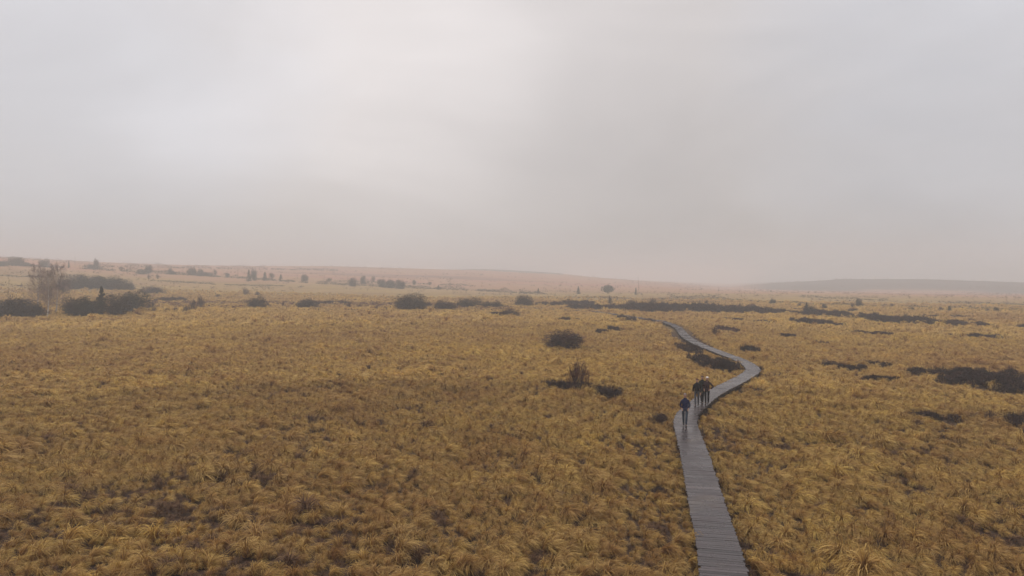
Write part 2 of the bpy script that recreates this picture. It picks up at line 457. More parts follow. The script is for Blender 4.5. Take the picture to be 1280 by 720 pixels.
M_TWIG = twigmat('purple_brown_twigs', (.035, .022, .024), (.10, .062, .058))
M_RED = twigmat('rusty_twigs', (.045, .022, .022), (.12, .062, .055))
M_DARK = twigmat('dark_evergreen', (.012, .018, .014), (.035, .045, .03))
M_BUSH = twigmat('dark_scrub', (.022, .02, .02), (.06, .05, .042))
M_HEATH = twigmat('dark_heather', (.022, .015, .016), (.085, .055, .048))
M_STEM = simple('brown_bark', (.03, .022, .02), (.08, .06, .05), 6)
M_GREY = simple('grey_dead_wood', (.07, .065, .06), (.15, .135, .125), 4)
M_PALE = twigmat('grey_birch_twigs', (.13, .10, .098), (.30, .25, .24))
M_OLIVE = twigmat('olive_foliage', (.06, .06, .042), (.12, .11, .075))
M_HEATHRED = twigmat('dead_bracken', (.07, .035, .028), (.20, .11, .085))
def birch_bark():
    m, nt, b = mat('birch_bark', .7, .3)
    g = node(nt, 'ShaderNodeNewGeometry'); mp = node(nt, 'ShaderNodeMapping'); mp.inputs['Scale'].default_value = (1.5, 1.5, 5)
    nt.links.new(g.outputs['Position'], mp.inputs[0])
    nt.links.new(ramp(nt, noise(nt, 1.5, 4, mp.outputs[0], .6), [(.42, (.06, .05, .05)), (.5, (.5, .48, .46)), (.7, (.75, .72, .70))]), b.inputs['Base Color'])
    return m
M_BIRCH = birch_bark()

def lobes(r, n, nl, flat=1.0):
    """points in a lumpy dome of unit width and height"""
    c = []; 
    for k in range(nl):
        a = r.random() * 6.283; q = .30 * math.sqrt(r.random()); h = r.uniform(.12, .78) * (1 - q * .9)
        c.append((q * math.cos(a), q * math.sin(a), h, r.uniform(.15, .26), r.uniform(.2, .32)))
    c = np.array(c); i = r.integers(0, nl, n)
    v = r.normal(0, 1, (n, 3)); v /= np.linalg.norm(v, axis=1)[:, None]
    v *= (r.random(n) ** .35)[:, None]
    P = np.stack([c[i, 0] + v[:, 0] * c[i, 3], c[i, 1] + v[:, 1] * c[i, 3], c[i, 2] + v[:, 2] * c[i, 4]], -1)
    # skirt down to the ground
    k = r.random(n) < .25; P[k, 2] *= r.random(k.sum())
    P[:, 2] = np.abs(P[:, 2]); return P
PROTO = {}
def proto(kind, v):
    key = (kind, v)
    if key in PROTO: return PROTO[key]
    r = np.random.default_rng(hash_seed(kind) + v * 31)
    if kind in ('bush', 'evergreen', 'heap', 'dome'):
        C = lobes(r, 6500, 14); C = C / np.array([2 * np.percentile(np.abs(C[:, 0]), 98), 2 * np.percentile(np.abs(C[:, 1]), 98), np.percentile(C[:, 2], 98)])
        m = {'bush': M_BUSH, 'evergreen': M_DARK, 'heap': M_HEATH, 'dome': M_TWIG}[kind]
        C = C + r.normal(0, 1, C.shape) * (r.random(len(C))[:, None] ** 4) * .05; C[:, 2] = np.abs(C[:, 2])
        fo = quads('foliage', C, np.full(len(C), .046), m, r=r, aspect=.2)
        tw = []
        for k in range(26):
            a = r.random() * 6.283; el = r.uniform(.5, 1.5)
            grow(r, (.04 * math.cos(a), .04 * math.sin(a), 0), (math.cos(a) * math.cos(el), math.sin(a) * math.cos(el), math.sin(el)), .55, .008, 2, tw, 2, .45, .15, .002, 2)
        st = prisms('stem', [t[:4] for t in tw], M_STEM)
        res = {'foliage': fo, 'stem': st}
    elif kind in ('twig', 'redtwig'):
        tw = []
        for k in range(26):
            a = r.random() * 6.283; el = r.uniform(.3, 1.5)
            grow(r, (.03 * math.cos(a), .03 * math.sin(a), 0), (math.cos(a) * math.cos(el), math.sin(a) * math.cos(el), math.sin(el)), .42, .010, 3, tw, 2, .4, .12, .0027, 2)
        z = max(t[1][2] for t in tw)
        w = 2 * np.percentile([math.hypot(t[1][0], t[1][1]) for t in tw], 97)
        sc = np.array([1 / w, 1 / w, 1 / z])
        f = lambda ts: [(t[0] * sc, t[1] * sc, t[2], t[3]) for t in ts]
        m = M_TWIG if kind == 'twig' else M_RED
        res = {'stem': prisms('stem', f([t for t in tw if t[4] >= 3]), M_STEM), 'twigs': prisms('twigs', f([t for t in tw if t[4] < 3]), m)}
    elif kind == 'birch':
        tw = []; tr = []
        p = np.array([0, 0, -.02]); d = np.array([r.normal(0, .04), r.normal(0, .04), 1])
        rad = .030; n = 16
        for s in range(n):
            q = p + d / np.linalg.norm(d) * .93 / n; tr.append((p, q, rad, rad * .9)); rad *= .9; p = q
            d = d + np.array([r.normal(0, .05), r.normal(0, .05), 0])
            if s >= 3:
                for k in range(4):
                    a = r.random() * 6.283; u = 1 - s / n
                    L = .14 + .24 * u
                    grow(r, p, (math.cos(a), math.sin(a), .6), L, rad * .26, 2, tw, 2, .55, .02, .0013, 3)
        res = {'trunk': prisms('trunk', tr, M_BIRCH, 7), 'crown': prisms('crown', [t[:4] for t in tw], M_PALE)}
    elif kind == 'spruce':
        tr = [((0, 0, 0), (0, 0, .5), .025, .016), ((0, 0, .5), (0, 0, 1), .016, .003)]
        C = []; 
        for lv in range(22):
            h = .08 + .9 * (lv / 22) ** .95; rr = .5 * (1 - h) * r.uniform(.75, 1.15) + .015
            for k in range(9):
                a = r.random() * 6.283; L = rr * r.uniform(.6, 1.15)
                t = r.random(26); C.append(np.stack([t * L * math.cos(a), t * L * math.sin(a), h + .05 * t - .14 * t * L * 2], -1) + r.normal(0, .012, (26, 3)))
        C = np.vstack(C); C = C[C[:, 2] > 0.01]
        res = {'trunk': prisms('trunk', tr, M_STEM, 6), 'crown': quads('crown', C, np.full(len(C), .024), M_DARK, r=r)}
    elif kind == 'dead':
        tr = []; tw = []; p = np.array([0, 0, -.02]); rad = .016
        d = np.array([r.normal(0, .05), r.normal(0, .05), 1])
        for s in range(10):
            q = p + d * .1; tr.append((p, q, rad, rad * .86)); rad *= .86; p = q
            if s > 1:
                for k in range(3):
                    a = r.random() * 6.283
                    grow(r, p, (math.cos(a), math.sin(a), .5), r.uniform(.06, .17) * (1.2 - s / 12), rad * .45, 1, tw, 2, .4, .05, .003, 2)
        res = {'trunk': prisms('trunk', tr, M_GREY, 5), 'crown': prisms('crown', [t[:4] for t in tw], M_TWIG)}
    elif kind == 'round':
        tw = []; grow(r, (0, 0, 0), (0, 0, 1), .4, .03, 2, tw, 3, .5, .1, .006, 3)
        v = r.normal(0, 1, (2600, 3)); v /= np.linalg.norm(v, axis=1)[:, None]; v *= (r.random(2600) ** .4)[:, None]
        lump = 1 + .25 * np.sin(v[:, 0:1] * 7 + 1) * np.cos(v[:, 1:2] * 6)
        C = v * np.array([.42, .42, .42]) * lump + np.array([0, 0, .58])
        res = {'trunk': prisms('trunk', [t[:4] for t in tw], M_STEM, 5), 'crown': quads('crown', C, np.full(len(C), .045), M_OLIVE, r=r)}
    PROTO[key] = res; return res
def hash_seed(s): return sum(ord(c) * (i + 1) for i, c in enumerate(s))
NAMES = {'dome': 'bare_shrub', 'bush': 'bush', 'evergreen': 'evergreen_bush', 'heap': 'heather_bush', 'twig': 'bare_shrub', 'redtwig': 'bare_shrub',
         'birch': 'birch_tree', 'spruce': 'spruce_tree', 'dead': 'dead_tree', 'round': 'round_tree'}
CATS = {'dome': 'shrub', 'bush': 'bush', 'evergreen': 'bush', 'heap': 'bush', 'twig': 'shrub', 'redtwig': 'shrub', 'birch': 'tree', 'spruce': 'tree', 'dead': 'tree', 'round': 'tree'}
CNT = {}
SEEN = {}
def plant(kind, px, py, w, h, label, group=None, D=None, dz=0.0):
    """w, h: apparent size in photograph pixels, turned into metres at the plant's own distance"""
    P = atd(px, D) if D else (cast(px, py) or atd(px, 900))
    dist = P.y; mw = w * dist / F; mh = h * dist / F
    if kind in ('bush', 'evergreen', 'heap', 'dome'): mw *= .84; mh *= .92
    CNT[kind] = CNT.get(kind, -1) + 1; v = CNT[kind] % 3
    parts = proto(kind, v)
    root = bpy.data.objects.new(NAMES[kind], None); COL.objects.link(root)
    root.location = (P.x, P.y, P.z - .03 + dz); root.rotation_euler = (0, 0, random.random() * 6.28); root.scale = (mw, mw, mh)
    for nm, me in parts.items():
        link(nm, me, root)
    assert label not in SEEN or group, label
    SEEN[label] = 1
    return tag(root, label, CATS[kind], group)

def patch(x0, x1, y0, y1, label, hgt=.45, m=None, name='heather_patch', cat='heather', group=None, dens=1.0, twigs=True):
    """low dark growth covering a stretch of ground; y1 is the row of its near edge, y0 the row of its top"""
    near = cast((x0 + x1) / 2, y1); farp = cast((x0 + x1) / 2, y0, hgt)
    L = cast(x0, (y0 + y1) / 2 + 1); Rr = cast(x1, (y0 + y1) / 2 + 1)
    if farp is None: farp = near * 1.1
    c = (near + farp) / 2; rx = abs(Rr.x - L.x) / 2; ry = max(abs(farp.y - near.y) / 2, .6)
    cx = (L.x + Rr.x) / 2; cy = c.y
    n = int(min(30000, max(2500, rx * ry * 3.14 * 260 * dens / max(1, cy / 60))))
    r = np.random.default_rng(int(x0 * 7 + y0))
    a = r.random(n * 2) * 6.283; q = np.sqrt(r.random(n * 2))
    x = q * np.cos(a); y = q * np.sin(a)
    s = x0 * .37 + y0
    edge = fbm(x * 4.2 + s, y * 3.0 + s, 70, 4) * 2.3 - q * .75 - .36 + r.normal(0, .05, len(x))
    k = edge > .22; x = x[k]; y = y[k]; e = np.clip((edge[k] - .22) * 3, 0, 1)
    hh = 1.3 * hgt * (.35 + .65 * e) * (.25 + 1.5 * fbm(x * rx / 1.1 + 9, y * ry / 1.1, 71, 3)) + .12
    z = hh * r.random(len(x)) ** .5
    X = cx + x * rx; Y = cy + y * ry
    Z = terrain(X, Y) + z
    size = min(.30, max(.05, .0007 * cy + .02)) 
    loc = np.array([cx, cy, T1(cx, cy)])
    C = np.stack([X, Y, Z], -1) - loc
    me = quads(name, C, np.full(len(C), size * 1.5), m or M_HEATH, r=r, aspect=.2)
    k = r.random(len(C)) < min(1, 500 / len(C)); B = C[k].copy(); B[:, 2] *= .5
    tip = B + r.normal(0, 1, B.shape) * np.array([.22, .22, .05]) * hgt + np.array([0, 0, 1]) * hgt * (.5 + 1.1 * r.random((len(B), 1)))
    sp = prisms(name, [(p, q, .004 + cy * .00012, .002 + cy * .00006) for p, q in zip(B, tip)], m or M_HEATH)
    bm = bmesh.new(); bm.from_mesh(me); bm.from_mesh(sp); bm.to_mesh(me); bm.free(); bpy.data.meshes.remove(sp)
    HEATH.append((cx, cy - .4, rx * .95, ry * .95 + .5))
    o = link(name, me, loc=tuple(loc))
    assert label not in SEEN, label
    SEEN[label] = 1
    return tag(o, label, cat, group)

# ---- left edge: thicket, birches
G1 = 'dark bushes of the thicket at the left edge'
plant('bush', 6, 400, 46, 28, 'dark dense bush cut by the left edge of the photo', G1)
plant('bush', 34, 399, 40, 24, 'dark bush just left of the pale birch trunks', G1)
plant('bush', 20, 397, 34, 22, 'low dark bush between the edge bush and the birches', G1)
plant('redtwig', 50, 398, 26, 17, 'brownish bare shrub at the foot of the leftmost birch')
plant('dead', 11, 384, 14, 40, 'thin dark spire of a dead tree above the thicket at far left')
G2 = 'birches standing together on the left'
plant('birch', 47, 396, 36, 62, 'leftmost of the leafless grey birches, above the left thicket', G2)
plant('birch', 59, 400, 34, 60, 'middle leafless birch with the whitest trunk base', G2)
plant('birch', 70, 395, 36, 63, 'rightmost leafless birch beside the gap in the thicket', G2)
plant('twig', 79, 366, 18, 20, 'red brown shrub behind the rightmost birch')
G3 = 'dark bushes right of the birches'
plant('bush', 94, 397, 36, 25, 'first dark bush right of the birches', G3)
plant('evergreen', 112, 397, 36, 26, 'dark bush just left of the small spruce', G3)
plant('spruce', 127, 396, 24, 38, 'small dark spruce sticking up out of the thicket')
plant('bush', 145, 396, 40, 28, 'dark bush just right of the small spruce', G3)
plant('evergreen', 168, 392, 40, 27, 'rounded dark bush ending the thicket on the right', G3)
plant('twig', 188, 388, 14, 12, 'wispy grey shrub leaning on the right end of the thicket')
G4 = 'evergreen bushes of the hedge behind the thicket'
plant('evergreen', 96, 361, 42, 18, 'tallest left bush of the green hedge behind the birches', G4)
plant('evergreen', 116, 361, 38, 16, 'second bush from the left in the green hedge behind the thicket', G4)
plant('evergreen', 135, 362, 40, 16, 'third bush of the green hedge, behind the small spruce', G4)
plant('evergreen', 152, 363, 30, 14, 'low right end bush of the green hedge behind the thicket', G4)
plant('heap', 189, 368, 32, 10, 'single dark domed bush right of the green hedge')
patch(193, 238, 373, 379, 'flat dark strip of heather right of the thicket', .7)
G5 = 'little bare shrubs right of the left thicket'
for (x, y, w, h, t) in ((193, 391, 8, 9, 'tiny bare shrub close to the right end of the thicket'), (208, 391, 9, 7, 'low bare shrub second from the thicket, under the heather strip'),
                        (219, 391, 8, 8, 'middle small bare shrub under the right part of the heather strip'), (232, 392, 11, 12, 'dark bare shrub at the right end of the heather strip'),
                        (242, 389, 12, 17, 'upright bare shrub, left one of the tall pair near the heather strip'), (251, 386, 11, 18, 'greyish upright shrub, right one of the tall pair near the heather strip')):
    plant('twig', x, y, w, h, t, G5)
plant('twig', 272, 372, 8, 6, 'tiny dark shrub in the field above the tall pair')
plant('twig', 307, 370, 10, 12, 'small upright shrub above left of the round dark bush')
plant('twig', 322, 371, 8, 8, 'small shrub right above the round dark bush')
G6 = 'dark bushes dotted across the middle of the moor'
plant('bush', 320, 387, 27, 16, 'small round dark bush standing alone in the left field', G6)
plant('bush', 384, 386, 30, 12, 'low oblong dark bush right of the lone round bush', G6)
plant('bush', 514, 389, 44, 22, 'largest domed dark bush, left of the centre of the moor', G6)
plant('heap', 555, 389, 33, 13, 'low flat brown bush just right of the largest domed bush', G6)
plant('bush', 587, 386, 34, 14, 'dark bush with pale gap, second right of the largest domed bush', G6)
plant('bush', 612, 386, 22, 9, 'low dark bush attached to the right of the gapped bush', G6)
plant('heap', 622, 387, 16, 10, 'small upright dark bush at the end of the middle bush row', G6)
plant('heap', 638, 397, 28, 10, 'brown heather bush in front of the middle bush row', G6)
patch(610, 634, 391, 397, 'thin brown heather left of the front heather bush', .4)
for (x, y, w, h, t) in ((335, 384, 7, 6, 'tiny shrub to the right of the lone round bush'), (354, 385, 7, 9, 'thin shrub halfway between the round and the oblong bush'),
                        (398, 383, 8, 7, 'tiny shrub touching the oblong bush'), (427, 381, 8, 7, 'small shrub, first right of the oblong bush'),
                        (436, 386, 9, 10, 'taller shrub, second right of the oblong bush'), (449, 387, 8, 8, 'small shrub, third right of the oblong bush'),
                        (470, 388, 7, 6, 'small shrub, fourth right of the oblong bush'), (484, 389, 7, 6, 'tiny shrub, last before the largest domed bush'),
                        (536, 385, 9, 9, 'tiny reddish shrub between the largest domed bush and the flat brown bush'), (572, 385, 7, 8, 'thin shrub between the flat brown bush and the gapped bush'),
                        (283, 387, 7, 7, 'tiny shrub left of the lone round bush'), (292, 388, 6, 6, 'tiny shrub nearest on the left to the lone round bush')):
    plant('redtwig', x, y, w, h, t, 'tiny bare shrubs across the middle field')
patch(394, 446, 378, 382, 'faint brown heather line right of the oblong bush', .6)

# ---- centre
plant('bush', 655, 384, 24, 15, 'dark shrubby bush left of where the boardwalk vanishes')
plant('twig', 646, 383, 10, 8, 'small shrub touching the left of that dark shrubby bush')
plant('round', 760, 371, 18, 11, 'round crowned olive tree alone on the pale upland', D=410)
plant('spruce', 723, 372, 8, 10, 'small spruce left of the round crowned tree', D=400)
plant('spruce', 673, 373, 6, 7, 'tiny spruce on the pale upland above the dark shrubby bush', D=400)
plant('dead', 798, 373, 9, 22, 'tall thin dead tree right of the round crowned tree', D=400)
plant('spruce', 795, 373, 6, 9, 'little spruce at the foot of the tall thin dead tree', D=398)
plant('twig', 711, 384, 14, 13, 'upright dark shrub on the heather left of the far boardwalk')
plant('twig', 694, 383, 14, 8, 'low dark shrub on the heather left of the far boardwalk')
plant('dead', 780, 394, 8, 20, 'bare upright sapling at the far bend of the boardwalk')
plant('twig', 793, 384, 12, 10, 'dark shrub behind the sapling at the far bend')
patch(668, 705, 379, 384, 'narrow heather band left of the far boardwalk', .7)
patch(696, 745, 377, 384, 'dark heather with shrubs beside the far boardwalk', .9)
patch(704, 790, 382, 389, 'dark heather on both sides of the far boardwalk end', .8)
patch(768, 850, 380, 393, 'large black brown heather bed behind the far boardwalk bend', 1.2, dens=1.5)
patch(835, 905, 382, 393, 'black brown heather bed in the middle of the long dark band', 1.2, dens=1.5)
patch(880, 962, 384, 394, 'right third of the long dark heather band', .9, dens=1.3)
patch(698, 728, 398, 403, 'small dark heather strip in the grass left of the far bend', .3)
patch(772, 791, 396, 405, 'dark heather clump under the bare sapling', .6)
patch(742, 762, 413, 419, 'small rust brown heather strip left of the boardwalk', .35)
patch(756, 777, 408, 416, 'brown heather around a thin stalk left of the boardwalk', .35)
plant('dead', 768, 415, 6, 16, 'thin bare stalk in brown heather left of the boardwalk')
plant('redtwig', 812, 403, 20, 6, 'low rusty growth along the far boardwalk edge')

# ---- around the boardwalk bend
plant('dome', 703, 437, 54, 24, 'wide domed bare shrub, purplish, left of the boardwalk curve')
plant('redtwig', 723, 491, 38, 46, 'reddish bare bush with fine fan of twigs, nearest on the left side')
patch(676, 740, 480, 488, 'dark strip of heather under the reddish bare bush', .3)
patch(736, 774, 487, 502, 'brown heather mound right below the reddish bare bush', .45)
plant('heap', 823, 532, 26, 16, 'small dark bush beside the boardwalk, left of the man in blue')
patch(840, 872, 431, 444, 'upper dark heather mound inside the boardwalk curve', .5)
patch(860, 895, 444, 465, 'dark heather mound at the middle inside the boardwalk bend', .5, dens=1.2)
patch(890, 922, 452, 467, 'dark heather mound closest to the boardwalk bend', .45, dens=1.2)
patch(920, 942, 434, 445, 'small heather mound across the boardwalk bend', .5)
plant('heap', 949, 465, 12, 7, 'tiny dark bush at the outer corner of the bend')
plant('redtwig', 894, 421, 12, 13, 'small rusty shrub right of the upper boardwalk')
patch(897, 922, 409, 418, 'faint rusty patch right of the upper boardwalk', .4, M_RED)
plant('heap', 823, 619, 17, 10, 'small black tuft left of the near boardwalk')

# ---- right side
patch(984, 1028, 399, 408, 'dark oblong heather patch right of the long dark band', .6, dens=1.3)
patch(988, 1062, 388, 400, 'broken heather patch around the small spruces on the right', .8)
plant('bush', 1012, 396, 18, 15, 'dark pointed bush in the broken heather on the right')
plant('spruce', 1008, 392, 10, 14, 'little spruce in the broken heather on the right')
plant('bush', 1066, 392, 13, 7, 'small dark bush between the two broken heather patches')
patch(1070, 1138, 394, 408, 'dark heather patch with bushes at the middle right', .8, dens=1.3)
plant('twig', 1094, 398, 11, 10, 'pointed shrub on the left of the middle right heather')
plant('twig', 1132, 404, 11, 14, 'upright shrub on the right end of the middle right heather')
patch(1135, 1236, 402, 411, 'long thin line of heather running off to the right', .45)
plant('dead', 1163, 402, 12, 16, 'forked bare sapling above the long heather line')
plant('twig', 1214, 404, 13, 8, 'low shrub near the right end of the long heather line')
plant('twig', 1229, 406, 9, 8, 'single shrub right of the end of the long heather line')
patch(1060, 1110, 415, 421, 'thin broken dark strip in the grass on the right', .3)
patch(970, 990, 419, 423, 'small faint dark patch right of the upper boardwalk', .3)
for (a, b, c, d, t) in ((905, 935, 398, 403, 'short dark streak just under the right third of the long dark heather band'), (940, 975, 401, 405, 'thin dark streak left of the oblong heather patch'),
                        (1030, 1060, 405, 409, 'thin dark streak right of the oblong heather patch'), (1150, 1210, 394, 398, 'thin dark line beyond the long heather line on the right'),
                        (1180, 1245, 418, 423, 'faint dark streak below the long heather line on the right'), (1010, 1035, 428, 433, 'small faint dark streak above the split heather streak'),
                        (1070, 1125, 474, 480, 'faint brown streak left of the big dark heather mass'), (985, 1015, 386, 389, 'thin dark line behind the broken heather on the right')):
    patch(a, b, c, d, t, .3)
patch(1262, 1300, 408, 413, 'dark strip at the right edge of the upper plain', .5)
patch(1026, 1068, 453, 467, 'left half of the split heather streak on the right', .3)
patch(1068, 1110, 453, 461, 'right half of the split heather streak on the right', .3)
patch(1118, 1172, 462, 474, 'narrow heather tongue left of the big dark mass', .4)
patch(1166, 1230, 461, 482, 'upper part of the big dark heather mass', .55, dens=1.2)
patch(1172, 1340, 465, 502, 'big black heather mass running off the right edge', .6, dens=1.3)
patch(1130, 1190, 517, 531, 'dark heather strip under the bare stalk on the right', .26, dens=1.2)
patch(1222, 1305, 520, 539, 'dark heather wedge at the right edge', .45, dens=1.4)
patch(1268, 1320, 543, 562, 'dark corner of heather at the right edge, lowest one', .45, dens=1.4)
plant('dead', 1181, 521, 12, 28, 'bare reddish stalk between two heather patches on the right')
plant('redtwig', 1262, 474, 16, 18, 'bare reddish shrub behind the big dark heather mass')
plant('dead', 1258, 388, 9, 20, 'tallest thin tree of the right far hedge')
plant('dead', 1233, 387, 7, 12, 'second thin tree in the right far hedge')
plant('dead', 1200, 386, 8, 10, 'third thin tree in the right far hedge')
for (x, y, w, h, t) in ((898, 372, 7, 12, 'thin far tree right of the dead tree on the upland'), (925, 375, 6, 12, 'thin far tree above the right third of the dark band'), (943, 379, 8, 12, 'upright far tree behind the right third of the dark band')):
    plant('dead', x, y, w, h, t, D=400)
plant('evergreen', 966, 381, 9, 7, 'tiny dark bush at the right end of the dark band')

# ---- hedge line running up to the left
G7 = 'trees along the far hedge'
for (k, x, y, w, h, t) in (('evergreen', 4, 333, 14, 7, 'far skyline bush at the extreme left'), ('bush', 20, 332, 20, 11, 'far skyline tree, wide, second from the left edge'),
        ('evergreen', 33, 333, 12, 5, 'low far skyline bush third from the left edge'), ('bush', 55, 334, 14, 10, 'far skyline tree behind the birch crowns'),
        ('spruce', 86, 335, 5, 9, 'tiny skyline spruce right of the birch crowns'), ('dead', 94, 336, 5, 16, 'thin skyline tree right of the birch crowns'),
        ('evergreen', 116, 336, 18, 5, 'low skyline bush above the green hedge'), ('dead', 159, 346, 5, 16, 'slim pole like tree above the single domed bush'),
        ('evergreen', 179, 343, 18, 6, 'long far bush in the hedge above the single domed bush'), ('evergreen', 213, 343, 14, 5, 'low far hedge bush right of the pole like tree'),
        ('bush', 240, 344, 13, 9, 'pointed far hedge bush, high left of the lone round bush'), ('evergreen', 258, 345, 18, 5, 'flat far hedge bush beside the pointed one'),
        ('bush', 284, 346, 7, 5, 'tiny far hedge bush left of the spruce group'), ('spruce', 311, 352, 10, 15, 'tallest spruce of the far group above the lone round bush'),
        ('spruce', 317, 351, 9, 10, 'short spruce right against the tallest far spruce'), ('spruce', 331, 351, 10, 11, 'middle spruce of the far group'),
        ('spruce', 351, 352, 9, 9, 'rightmost small spruce of the far group'), ('dead', 405, 355, 11, 12, 'airy far tree right of the far spruce group'),
        ('bush', 441, 358, 10, 11, 'small leafy far tree halfway to the largest domed bush'), ('evergreen', 477, 359, 12, 10, 'far spruce like bush left of the grey clump'),
        ('bush', 488, 360, 16, 10, 'left part of the grey far clump above the largest domed bush'), ('bush', 500, 361, 14, 11, 'right part of the grey far clump above the largest domed bush'),
        ('dead', 517, 361, 7, 9, 'bare far tree just right of the grey clump'), ('spruce', 548, 362, 8, 6, 'tiny far spruce left of the airy pair'),
        ('dead', 563, 363, 10, 16, 'tall airy far tree above the gapped bush'), ('dead', 543, 361, 6, 9, 'small airy far tree beside the tiny far spruce'),
        ('redtwig', 186, 349, 5, 7, 'rusty spike in the field, left of a pair'), ('redtwig', 197, 349, 5, 7, 'rusty spike in the field, right of a pair')):
    plant(k, x, y, w, h, t, G7)

rq = random.Random(5)
for i in range(16):
    x = 700 + i * 17 + rq.uniform(-6, 6); plant('twig' if i % 3 else 'dead', x, 380 + (x - 700) * .03 + rq.uniform(-2, 4), rq.uniform(6, 11), rq.uniform(7, 14), 'small bare sapling standing in the long dark heather band behind the boardwalk', 'saplings in the long dark heather band')
for i in range(16):
    x = 985 + i * 19 + rq.uniform(-8, 8); plant(('dead', 'twig', 'evergreen')[i % 3], x, 383 + (x - 985) * .025 + rq.uniform(-3, 3), rq.uniform(6, 12), rq.uniform(5, 11), 'small far shrub or sapling on the pale plain at the right', 'far shrubs and saplings on the right plain')
for i in range(22):
    x = 100 + i * 22 + rq.uniform(-8, 8); plant(('dead', 'bush', 'twig')[i % 3], x, 336 + (x - 100) * .05 + rq.uniform(-2, 2), rq.uniform(5, 10), rq.uniform(5, 12), 'small far shrub or tree along the misty upland hedges on the left', 'small shrubs of the misty upland')

# ---- uncounted scrub: lines and speckle
def scrub():
    r = np.random.default_rng(99); C = []
    lines = [([(-30, 331), (40, 333), (110, 337), (200, 342), (300, 348), (400, 355), (480, 359), (560, 362), (640, 366), (700, 369)], 3.0, 1.0),
             ([(840, 373), (900, 375), (960, 379), (1020, 382), (1100, 384), (1180, 387), (1300, 390)], 3.0, .9),
             ([(0, 357), (30, 358)], 2.2, .8), ([(80, 333), (200, 335), (330, 337), (430, 339)], 2.6, .6), ([(0, 345), (60, 347)], 1.2, .5), ([(420, 352), (520, 355), (600, 358)], 1.5, .4), ([(1000, 372), (1060, 374), (1110, 376)], 2.2, .6), ([(1180, 379), (1290, 381)], 1.4, .5), ([(190, 351), (240, 354), (300, 357), (380, 358)], 1.4, .5),
             ([(700, 371), (760, 373), (840, 375)], 1.6, .5), ([(930, 390), (1000, 389), (1120, 391), (1180, 398), (1290, 401)], 1.2, .5),
             ([(660, 378), (720, 379), (800, 378), (900, 380)], 1.8, .6)]
    for pl, hp, dn in lines:
        P = []
        for (xa, ya), (xb, yb) in zip(pl, pl[1:]):
            k = max(2, int((xb - xa) / 1.2))
            for i in range(k):
                t = i / k; P.append((xa + (xb - xa) * t, ya + (yb - ya) * t))
        for (x, y) in P:
            dens = float(fbm(np.array([x / 14.]), np.array([y / 14.]), 90, 3)[0])
            if dens < .36: continue
            w = cast(x, y + r.normal(0, .3)) or atd(x, 700)
            if w.y > 1200: continue
            m = w.y / F; n = int(26 * dn); hh = hp * m * (.5 + 1.6 * max(0, dens - .36) * 3)
            q = r.normal(0, 1, (n, 3)) * np.array([1.2 * m, 2.5 * m, 0]); q[:, 2] = r.random(n) * hh * .8
            q = q + np.array([w.x, w.y, 0]); q[:, 2] += terrain(q[:, 0], q[:, 1]); C.append(q)
    C = np.vstack(C); d = C[:, 1]
    me = quads('scrub', C, d * .0006, M_BUSH, r=r, aspect=.5)
    tag(link('scrub', me), 'far-off lines of low grey scrub and hedge across the moor', 'scrub', kind='stuff')
    # tiny heath plants strewn over the upland and the middle field
    n = 5200; a = r.uniform(-.72, .72, n); D = 170 * (7.0 ** r.random(n)); x = a * D; y = D
    k = fbm(x / 60, y / 25, 95, 3) > .53; x = x[k]; y = y[k]
    C = []
    for X, Y in zip(x, y):
        s = r.uniform(.25, 1.0) * (1 + Y / 700); q = r.normal(0, 1, (9, 3)) * np.array([s * .8, s * .5, 0]); q[:, 2] = r.random(9) * s * .9
        q += np.array([X, Y, 0]); C.append(q)
    for i in range(3200):                        # a reddish strip of dead bracken and heath across the middle field
        px_ = r.uniform(185, 640); py_ = 384 + r.normal(0, 3.2) + (px_ - 400) * .008
        d_ = ray(px_, py_); t_ = -H / d_.z; X, Y = d_.x * t_, d_.y * t_
        if fbm(np.array([X / 22.]), np.array([Y / 9.]), 97, 3)[0] < .45: continue
        s = r.uniform(.2, .7); q = r.normal(0, 1, (8, 3)) * np.array([s * 1.2, s * .8, 0]); q[:, 2] = r.random(8) * s * .9 + .35
        q += np.array([X, Y, 0]); C.append(q)
    C = np.vstack(C); C[:, 2] += terrain(C[:, 0], C[:, 1])
    me = quads('heath_plants', C, .12 + C[:, 1] * .0005, M_HEATHRED, r=r, aspect=.4)
    tag(link('heath_plants', me), 'tiny brown heath plants strewn over the upland', 'heath', kind='stuff')
scrub()
build_grass()

# ------------------------------------------------------------------ people
def skin_mesh(name, verts, edges, radii, m, sub=2, root=0):
    me = bpy.data.meshes.new('tmp'); me.from_pydata(verts, edges, []); me.update()
    o = bpy.data.objects.new('tmp', me); COL.objects.link(o)
    sk = o.modifiers.new('s', 'SKIN'); sk.use_smooth_shade = True
    for i, v in enumerate(me.skin_vertices[0].data):
        rr = radii[i]; v.radius = rr if isinstance(rr, tuple) else (rr, rr); v.use_root = (i == root); v.use_loose = False
    ss = o.modifiers.new('u', 'SUBSURF'); ss.levels = sub; ss.render_levels = sub
    dg = bpy.context.evaluated_depsgraph_get(); dg.update()
    out = bpy.data.meshes.new_from_object(o.evaluated_get(dg)); out.name = name
    bpy.data.objects.remove(o); bpy.data.meshes.remove(me)
    out.materials.clear(); out.materials.append(m)
    out.polygons.foreach_set('use_smooth', np.full(len(out.polygons), True)); out.update()
    return out
class G:
    def __init__(s): s.v = []; s.e = []; s.r = []
    def add(s, p, r, par=None):
        s.v.append(tuple(p)); s.r.append(r); i = len(s.v) - 1
        if par is not None: s.e.append((par, i))
        return i
    def chain(s, par, items):
        for p, r in items: par = s.add(p, r, par)
        return par
